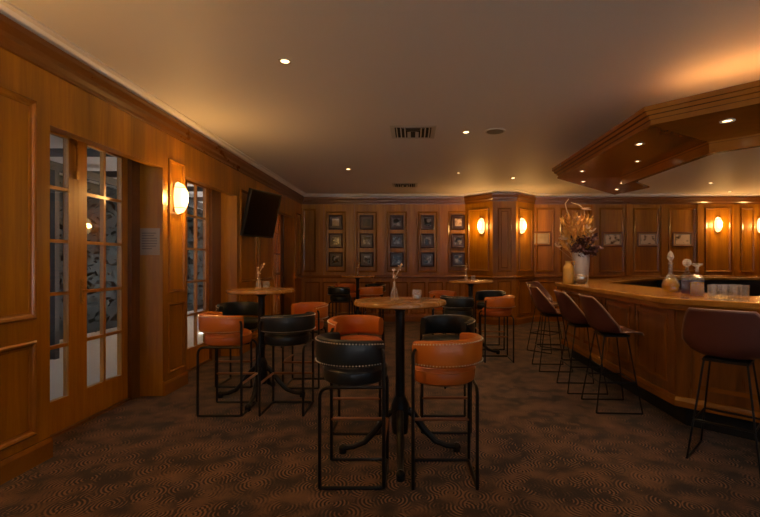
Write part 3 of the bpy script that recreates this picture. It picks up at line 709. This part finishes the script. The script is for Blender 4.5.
# ------------------------------------------------------------------ barrel stools
def make_barrel(leather, seatmat):
    e = empty('barrel_stool'); e['category'] = 'bar stool'
    # the seat faces the diagonal (+X,+Y); the square sled base stays square to the axes
    a0, a1 = math.radians(128), math.radians(322); n = 40
    pr = [(.205, .738), (.198, .756), (.198, .862), (.206, .886), (.223, .893), (.241, .886), (.249, .862), (.247, .756), (.238, .732), (.222, .726)]
    b = MB(); vs = []; fs = []; m = len(pr)
    for i in range(n+1):
        t = i/n; a = a0+(a1-a0)*t
        # the top rim dips a little towards both ends
        drop = .018*abs(2*t-1)**3
        for r, z in pr: vs.append((r*math.cos(a), r*math.sin(a), z - (drop if z > .8 else 0)))
    for i in range(n):
        for k in range(m): l = (k+1) % m; fs.append((i*m+k, i*m+l, (i+1)*m+l, (i+1)*m+k))
    fs.append(tuple(range(m))); fs.append(tuple(n*m+k for k in reversed(range(m))))
    b.add(vs, fs); bk = b.build('backrest', leather, e, smooth=True)
    for z in (.874, .744):
        b = MB()
        for i in range(1, 44):
            t = i/44; a = a0+(a1-a0)*t; zz = z - (.018*abs(2*t-1)**3 if z > .8 else 0)
            b.add([(x*.0054+.249*math.cos(a), y*.0054+.249*math.sin(a), w*.0054+zz) for x, y, w in ((1,0,0),(-1,0,0),(0,1,0),(0,-1,0),(0,0,1),(0,0,-1))],
                  [(0,2,4),(2,1,4),(1,3,4),(3,0,4),(2,0,5),(1,2,5),(3,1,5),(0,3,5)])
        b.build('nailhead_trim', M['chrome'], bk, smooth=True)
    b = MB(); b.lathe([(.0001, .618), (.180, .612), (.196, .622), (.202, .645), (.202, .685), (.192, .708), (.172, .722), (.0001, .735)], 40, caps=False); b.build('seat', seatmat, e, smooth=True)
    b = MB(); b.tube([(.201*math.cos(2*PI*i/40), .201*math.sin(2*PI*i/40), .690) for i in range(40)], .005, 6, closed=True); b.build('seat_piping', leather, e, smooth=True)
    L = .19; r = .0105; zt = .606
    def rounded(p0, p1, p2, rr=.065, k=5):
        p0, p1, p2 = Vector(p0), Vector(p1), Vector(p2); a_ = p1+(p0-p1).normalized()*rr; c_ = p1+(p2-p1).normalized()*rr
        return [tuple((1-t)**2*a_+2*t*(1-t)*p1+t*t*c_) for t in [i/k for i in range(k+1)]]
    b = MB(); b.tube([(-L, -L, .01)] + rounded((-L, -L, .01), (-L, -L, zt), (L, -L, zt)) + [(L-.01, -L, zt)], r); b.build('leg', M['iron'], e, smooth=True)
    b = MB(); b.tube([(L, L, .01)] + rounded((L, L, .01), (L, L, zt), (-L, L, zt)) + [(-L+.01, L, zt)], r); b.build('leg', M['iron'], e, smooth=True)
    for sx in (1, -1):
        b = MB(); b.tube([(sx*L, -sx*L, .01), (sx*L, -sx*L, .80), (sx*L*.96, -sx*L*.96, .825), (sx*L*.88, -sx*L*.88, .83)], r); b.build('leg', M['iron'], e, smooth=True)
    b = MB(); b.tube([(-L, -L, .0105), (L-.03, -L, .0105), (L-.008, -L+.008, .0105), (L, -L+.03, .0105), (L, L-.03, .0105), (L-.008, L-.008, .0105), (L-.03, L, .0105), (-L, L, .0105)], r); b.build('sled_base', M['iron'], e)
    b = MB(); b.tube([(-L, 0, zt-.0), (L, 0, zt)], .007); b.tube([(0, -L, zt), (0, L, zt)], .007); b.build('seat_frame', M['iron'], e)
    b = MB(); b.tube([(-L, L, .285), (L, L, .285)], .0115, 10); b.tube([(L, -L, .285), (L, L, .285)], .0115, 10); b.build('footrest', M['footwood'], e, smooth=True)
    return e
pt = make_barrel(M['tan'], M['tan2']); pb = make_barrel(M['blackleather'], M['blackleather']); used = {'t': False, 'b': False}
def barrel(kind, x, y, rot, lab):
    p = pt if kind == 't' else pb
    o = dup(p) if used[kind] else p; used[kind] = True
    o.location = (x, y, 0); o.rotation_euler = (0, 0, math.radians(rot)); o['label'] = lab
    o['group'] = 'tan leather barrel stools' if kind == 't' else 'black leather barrel stools'
for tn, (k0, k1, k2, k3), pos in [
    ('nearest table', 'btt' + 'b', [(-.358, 2.80), (.196, 2.79), (-.44, 3.62), (.27, 3.64)]),
    ('table by the second french door', 'tbb' + 't', [(-1.675, 4.02), (-1.14, 4.03), (-1.91, 4.90), (-1.18, 4.86)]),
    ('table before the sconce bay', 'btt' + 'b', [(.64, 6.08), (1.17, 6.08), (.52, 6.92), (1.22, 6.92)]),
    ('farthest table', 'btt' + 'b', [(-1.35, 8.36), (-.80, 8.36), (-1.37, 9.22), (-.80, 9.22)])]:
    for k, (x, y), rot, w in zip((k0, k1, k2, k3), pos, (0, 90, -90, 180), ('near side, doors end', 'near side, bar end', 'far side, doors end', 'far side, bar end')):
        barrel(k, x, y, rot, '%s leather stool at %s, %s' % ('tan' if k == 't' else 'black', tn, w))

# ------------------------------------------------------------------ bucket bar stools
def make_bucket():
    e = empty('bucket_stool'); e['category'] = 'bar stool'   # faces +Y
    prof = [(.215, .700, .185), (.20, .722, .19), (.12, .722, .20), (.0, .705, .215), (-.10, .705, .225), (-.165, .735, .245), (-.195, .79, .262), (-.215, .87, .250), (-.235, .95, .225), (-.25, 1.01, .198), (-.258, 1.035, .178)]
    nu = 14; vs = []; fs = []
    for j, (y, z, w) in enumerate(prof):
        t = j/(len(prof)-1)
        for i in range(nu+1):
            u = -1+2*i/nu; c = abs(u)**3
            c = u*u*(.35+.65*abs(u)); wing = [0, 0, 0, .02, .10, .15, .155, .12, .08, .045, .03][j]
            vs.append((u*w, y + wing*c, z + c*[0, 0, .012, .02, .03, .03, .01, 0, 0, 0, 0][j]))
    for j in range(len(prof)-1):
        for i in range(nu): fs.append((j*(nu+1)+i, j*(nu+1)+i+1, (j+1)*(nu+1)+i+1, (j+1)*(nu+1)+i))
    b = MB(); b.add(vs, fs); sh = b.build('shell', M['brownleather'], e, smooth=True)
    s = sh.modifiers.new('thick', 'SOLIDIFY'); s.thickness = .014; s.offset = 0
    sb = sh.modifiers.new('sub', 'SUBSURF'); sb.levels = 1; sb.render_levels = 1
    n1 = nu+1; J = len(prof)
    loop = [vs[i] for i in range(n1)] + [vs[j*n1+nu] for j in range(1, J)] + [vs[(J-1)*n1+i] for i in range(nu-1, -1, -1)] + [vs[j*n1] for j in range(J-2, 0, -1)]
    b = MB(); b.tube(loop, .0075, 8, closed=True); b.build('highlight_edge', M['highlight_edge'], sh, smooth=True)
    b = MB(); b.box((-.13, -.11, .672), (.13, .12, .69)); b.build('seat_plate', M['iron'], e)
    for sx in (-1, 1):
        for sy in (-1, 1):
            b = MB(); b.tube([(sx*.12, sy*.10, .685), (sx*.20, sy*.20, .008)], .0065); b.build('leg', M['iron'], e, smooth=True)
    for sx in (-1, 1):
        b = MB(); b.tube([(sx*.20, -.20, .008), (sx*.20, .20, .008)], .0075); b.build('floor_runner', M['iron'], e)
    b = MB(); t = (.685-.27)/.677; x_, y_ = .12+.08*t, .10+.10*t
    b.tube([(-x_, -y_, .27), (x_, -y_, .27), (x_, y_, .27), (-x_, y_, .27)], .008, closed=True); b.build('footrest', M['iron'], e)
    return e
bk = make_bucket()
for i, (x, y, rz, lab) in enumerate([
    (2.17, 3.02, -45, 'dark brown bucket bar stool seen from behind on the near slanted side of the bar'),
    (1.85, 4.10, -93, 'brown bucket bar stool at the long bar side, closest to the bar corner'),
    (1.80, 4.68, -93, 'brown bucket bar stool at the long bar side, second from the near bar corner'),
    (1.77, 5.58, -93, 'brown bucket bar stool at the long bar side, third from the near bar corner'),
    (2.04, 6.72, -135, 'brown bucket bar stool lit by the bay sconces at the far bar corner')]):
    o = bk if i == 0 else dup(bk); o.location = (x, y, 0); o.rotation_euler = (0, 0, math.radians(rz)); o['label'] = lab; o['group'] = 'brown bucket stools around the bar'

# ------------------------------------------------------------------ bud vases and tumblers on the tables
def make_bud(seed, bloom):
    rnd = random.Random(seed)
    e = empty('bud_vase'); e['category'] = 'vase'
    b = MB(); b.lathe([(.0001, .004), (.022, .004), (.027, .02), (.027, .06), (.016, .085), (.009, .105), (.010, .128), (.013, .13), (.013, .127), (.0085, .125), (.007, .105), (.013, .083), (.024, .058), (.024, .02), (.0001, .008)], 20, caps=False)
    b.build('glass_body', M['clear'], e, smooth=True)
    s = empty('dried_sprig'); s['category'] = 'flower'
    b = MB(); b.tube([(0, 0, .02), (-.004, 0, .12), (.004, 0, .16), (.03, .0, .21), (.05, .0, .245)], .0038, 6); b.tube([(.0, 0, .15), (-.012, .003, .18), (-.004, .006, .205)], .003, 6); b.build('stem', M['twig'], s)
    b = MB()
    for p0, cnt in (((.0, 0, .155), 7), ((.048, 0, .243), 3), ((-.004, .006, .205), 2), ((.03, 0, .215), 2)):
        for k in range(cnt):
            R_ = Matrix.Translation(p0) @ Matrix.Rotation(rnd.uniform(0, 6.3), 4, 'Z') @ Matrix.Rotation(rnd.uniform(.2, 1.5), 4, 'Y')
            l = rnd.uniform(.022, .036); b.add([(0, 0, 0), (.006, -.010, l*.5), (0, 0, l), (.006, .010, l*.5)], [(0, 1, 2, 3)], R_)
    b.build('petals', bloom, s)
    return e, s
def make_tumbler(name, h=.075, r=.033):
    e = empty(name)
    b = MB(); b.lathe([(.0001, 0), (r*.86, 0), (r, .006), (r*1.03, h), (r*.95, h), (r*.9, .014), (.0001, .012)], 24, caps=False); b.build('glass_body', M['clear'], e, smooth=True)
    return e
v0, s0 = make_bud(1, M['bloom']); c0 = make_tumbler('candle_glass'); c0['category'] = 'candle holder'
b = MB(); b.lathe([(.0001, .014), (.028, .014), (.028, .035), (.0001, .035)], 16, caps=False); b.build('wax', M['cer'], c0)
v3, s3 = make_bud(5, M['yel'])
spots_ = [('nearest pub table', -.125, 3.12, 0, .035, 3.10), ('table by the second french door', -1.52, 4.36, .3, -1.45, 4.38), ('table before the sconce bay', .79, 6.42, 1.2, .89, 6.40), ('farthest table', -1.08, 8.72, .7, None, None)]
for i, (tn, x, y, rz, cx, cy) in enumerate(spots_):
    if i == 0: v, s, c = v0, s0, c0
    elif i == 3: v, s, c = v3, s3, None
    else: v, s, c = dup(v0), dup(s0), dup(c0)
    v.location = (x, y, 1.08); s.location = (x, y, 1.08); v.rotation_euler.z = rz; s.rotation_euler.z = rz
    v['label'] = 'slim clear glass bud vase standing on the ' + tn; v['group'] = 'glass bud vases'
    s['label'] = ('yellow bloom' if i == 3 else 'cream dried sprig') + ' in the vase on the ' + tn; s['group'] = 'sprigs in the bud vases'
    if c:
        if i != 0 or True: c.location = (cx, cy, 1.08)
        c['label'] = 'small glass candle holder on the ' + tn; c['group'] = 'candle glasses'

# ------------------------------------------------------------------ things on the bar
ZB = 1.06
e = empty('ceramic_vase', (2.35, 6.12, ZB), label='tall white ceramic vase on the far corner of the bar', cat='vase')
b = MB(); b.lathe([(.0001, .0), (.085, .0), (.095, .03), (.112, .30), (.118, .44), (.110, .44), (.10, .30), (.085, .03), (.0001, .02)], 32, caps=False); b.build('body', M['cer'], e, smooth=True)
b = MB(); b.lathe([(.1175, .425), (.122, .432), (.122, .44), (.117, .446), (.108, .444)], 32, caps=False); b.build('rim', M['cer'], e, smooth=True)
e = empty('votive_bowl', (2.27, 5.92, ZB), label='small crinkled silver bowl in front of the white vase', cat='bowl')
b = MB(); b.lathe([(.0001, 0), (.05, 0), (.08, .03), (.085, .09), (.07, .12), (.064, .12), (.077, .09), (.07, .035), (.0001, .012)], 28, caps=False); b.build('bowl_body', M['silver'], e, smooth=True)
b = MB(); b.lathe([(.0001, .02), (.060, .03), (.064, .085), (.0001, .088)], 20, caps=False); b.build('wax', M['cer'], e)
e = empty('ceramic_jug', (2.14, 6.02, ZB), label='mustard yellow ceramic bottle beside the white vase on the bar', cat='bottle')
b = MB(); b.lathe([(.0001, 0), (.068, 0), (.074, .02), (.070, .20), (.06, .235), (.04, .262), (.038, .29), (.046, .305), (.038, .305), (.03, .27), (.0001, .25)], 28, caps=False); b.build('body', M['yellow'], e, smooth=True)
b = MB(); b.tube([(.055, 0, .235), (.085, 0, .26), (.08, 0, .30), (.042, 0, .298)], .008, 8); b.build('handle', M['yellow'], e, smooth=True)
# bouquet
rnd = random.Random(11)
bq = empty('dried_bouquet', (2.35, 6.12, ZB), label='big dried bouquet of golden stems and dark plum leaves in the white vase', cat='bouquet')
st = MB(); gl = MB(); g2 = MB(); pl = MB(); cr = MB()
def leaf(mb, p, d, l, w):
    d = Vector(d).normalized(); s_ = d.orthogonal().normalized(); s_ = Matrix.Rotation(rnd.uniform(0, 6.3), 3, d) @ s_; n_ = d.cross(s_)
    p = Vector(p); mb.add([p, p+d*l*.4+s_*w, p+d*l*.75+s_*w*.7+n_*w*.4, p+d*l+n_*w*.5, p+d*l*.75-s_*w*.7+n_*w*.4, p+d*l*.4-s_*w], [(0, 1, 2, 3), (0, 3, 4, 5)])
for k in range(64):
    a = rnd.uniform(0, 2*PI); rr = rnd.uniform(.03, .29); h = rnd.uniform(.62, 1.04) - rr*.55
    end = Vector((rr*math.cos(a) - .06, rr*.7*math.sin(a), h)); base = Vector((rnd.uniform(-.04, .04), rnd.uniform(-.04, .04), .15))
    mid = base.lerp(end, .55) + Vector((0, 0, .05)); pts = [base, mid, end]; st.tube(pts, [.004, .003, .002], 5)
    m_ = gl if rnd.random() < .6 else g2
    for q in range(20):
        t = rnd.uniform(.6, 1); p = mid.lerp(end, (t-.55)/.45) if t > .55 else mid
        leaf(m_, p, (end-mid).normalized() + Vector((rnd.uniform(-.8, .8), rnd.uniform(-.8, .8), rnd.uniform(-.3, .6))), rnd.uniform(.05, .10), rnd.uniform(.008, .016))
for k in range(44):   # dark plum leaves, low and towards the bar side
    a = rnd.uniform(0, 2*PI); rr = rnd.uniform(.05, .22); end = Vector((rr*math.cos(a)+.01, rr*.7*math.sin(a)-.10, rnd.uniform(.36, .68))); base = Vector((0, 0, .25))
    mid = base.lerp(end, .6)+Vector((0, 0, .06)); st.tube([base, mid, end], [.004, .003, .002], 5)
    for q in range(14):
        p = mid.lerp(end, rnd.random()); leaf(pl, p, Vector((rnd.uniform(-1, 1), rnd.uniform(-1, 1), rnd.uniform(-.8, .7))), rnd.uniform(.05, .09), rnd.uniform(.014, .024))
for (ex, ey, ez, cnt) in ((-.26, -.05, .60, 16), (-.22, 0, .52, 14), (-.33, 0, .50, 10), (.04, -.1, .74, 12), (.14, 0, .70, 9), (-.05, 0, .86, 16)):   # cream blooms
    end = Vector((ex, ey, ez)); st.tube([(0, 0, .25), (ex*.5, ey*.5, ez*.72), end], [.004, .003, .002], 5)
    for q in range(cnt): leaf(cr, end, (rnd.uniform(-.7, .7), rnd.uniform(-.7, .7), rnd.uniform(.1, 1)), rnd.uniform(.06, .10), rnd.uniform(.012, .02))
st.tube([(0, 0, .3), (-.12, 0, .75), (-.19, 0, .98), (-.22, 0, 1.10), (-.17, 0, 1.17)], [.009, .009, .008, .007, .005], 6)
st.tube([(-.02, 0, .3), (.05, 0, .8), (.045, 0, 1.02), (-.02, 0, 1.08), (-.14, 0, 1.12)], [.009, .008, .007, .006, .004], 6)
for q in range(9): leaf(cr, (.0+rnd.uniform(-.01, .01), 0, 1.03), (1, rnd.uniform(-.3, .3), rnd.uniform(-.12, .2)), rnd.uniform(.10, .17), .018)
st.build('stems', M['twig'], bq); gl.build('golden_leaves', M['gold'], bq); g2.build('ochre_leaves', M['gold2'], bq); pl.build('plum_leaves', M['plum'], bq); cr.build('blooms', M['bloom'], bq)

def faceted(b, prof, seg=14): b.lathe(prof, seg, caps=False)
e = empty('decanter', (2.28, 3.88, ZB), label='round crystal decanter of amber spirit with a tall neck and pointed stopper', cat='decanter')
b = MB(); faceted(b, [(.0001, .004), (.045, .004), (.068, .04), (.075, .085), (.062, .13), (.034, .165), (.021, .185), (.019, .27), (.030, .285), (.023, .285), (.013, .27), (.015, .185), (.026, .16), (.056, .125), (.069, .085), (.062, .04), (.0001, .012)], 20); b.build('glass_body', M['crystal'], e)
b = MB(); faceted(b, [(.0001, .014), (.058, .042), (.067, .085), (.054, .122), (.03, .148), (.0001, .148)], 20); b.build('spirit', M['amber'], e)
b = MB(); faceted(b, [(.0001, .262), (.008, .262), (.014, .287), (.014, .295), (.012, .30), (.030, .33), (.022, .365), (.008, .385), (.0001, .39)], 8); b.build('stopper', M['stopper'], e)
def square_decanter(x, y, w, h, liquid, ball, lab, rz):
    e = empty('decanter', (x, y, ZB), rz, label=lab, cat='decanter')
    b = MB(); r = w/2*1.414
    def sq(prof):
        t = MB(); t.lathe(prof, 4, caps=False); b.add(t.v, t.f, Matrix.Rotation(PI/4, 4, 'Z'))
    sq([(.0001, .004), (r*.98, .004), (r, .01), (r, h*.92), (r*.8, h)])
    b.lathe([(r*.62, h*.985), (.02, h+.025), (.015, h+.05), (.024, h+.062)], 16, caps=False)
    sq([(.0001, .012), (r*.9, .012), (r*.9, h*.9), (r*.7, h*.96)]); b.build('glass_body', M['crystal'], e)
    b = MB(); b.box((-w*.44, -w*.44, .014), (w*.44, w*.44, h*.72)); b.build('spirit', liquid, e)
    b = MB()
    if ball: b.lathe([(.0001, h+.04), (.010, h+.04), (.012, h+.065), (.010, h+.072)], 12, caps=False); b.sphere((0, 0, h+.108), .036, 10, 7)
    else: b.lathe([(.0001, h+.04), (.011, h+.04), (.013, h+.065), (.014, h+.085), (.04, h+.10), (.042, h+.112), (.0001, h+.116)], 10, caps=False)
    b.build('stopper', M['stopper'], e)
square_decanter(2.425, 3.88, .095, .175, M['ruby'], True, 'square crystal decanter of dark red spirit with a round ball stopper', -.58)
square_decanter(2.42, 3.735, .112, .165, M['amber'], False, 'wide square crystal decanter of amber spirit with a flat stopper, beside the tumblers', -.58)
t0 = make_tumbler('whisky_tumbler', .105, .033); t0['category'] = 'glass'
names = ['nearest the decanters', 'second from the decanters', 'third from the decanters', 'farthest from the decanters']
for r_ in range(2):
    for k in range(4 - r_):
        o = t0 if (r_ == 0 and k == 0) else dup(t0)
        p = Vector((2.455, 3.60)) + Vector((.073, -.02))*k + Vector((.075, .06))*r_
        o.location = (p.x, p.y, ZB); o['label'] = 'clear glass tumbler %s, %s row on the bar' % (names[k], ('outer', 'inner')[r_]); o['group'] = 'tumblers on the bar'

# ------------------------------------------------------------------ light
w = bpy.data.worlds.new('world'); sc.world = w; w.use_nodes = True
bg = w.node_tree.nodes['Background']; bg.inputs[0].default_value = (.78, .86, 1, 1); bg.inputs[1].default_value = .5
sn = bpy.data.lights.new('sun', 'SUN'); sn.energy = 48; sn.angle = .01; sn.color = (1, .94, .92); so = bpy.data.objects.new('sun', sn); COL.objects.link(so)  # sun added to bounce off the rear ground onto the ceiling
so.rotation_euler = Vector((-.45, -.62, -1.1)).to_track_quat('-Z', 'Y').to_euler()

cam = bpy.data.cameras.new('camera'); co = bpy.data.objects.new('camera', cam); COL.objects.link(co); sc.camera = co
co.location = (0, 0, 1.35); co.rotation_euler = (PI/2, 0, 0)
cam.sensor_width = 36; cam.lens = 36*440/760; cam.shift_x = -32/760; cam.shift_y = 3.5/760; cam.clip_start = .05
vs_ = sc.view_settings; vs_.view_transform = 'Standard'; vs_.look = 'None'; vs_.exposure = .38; vs_.gamma = 1
sc.cycles.max_bounces = 10; sc.cycles.transparent_max_bounces = 24; sc.cycles.use_denoising = True; sc.cycles.sample_clamp_indirect = 4
sc.cycles.caustics_reflective = False; sc.cycles.caustics_refractive = False
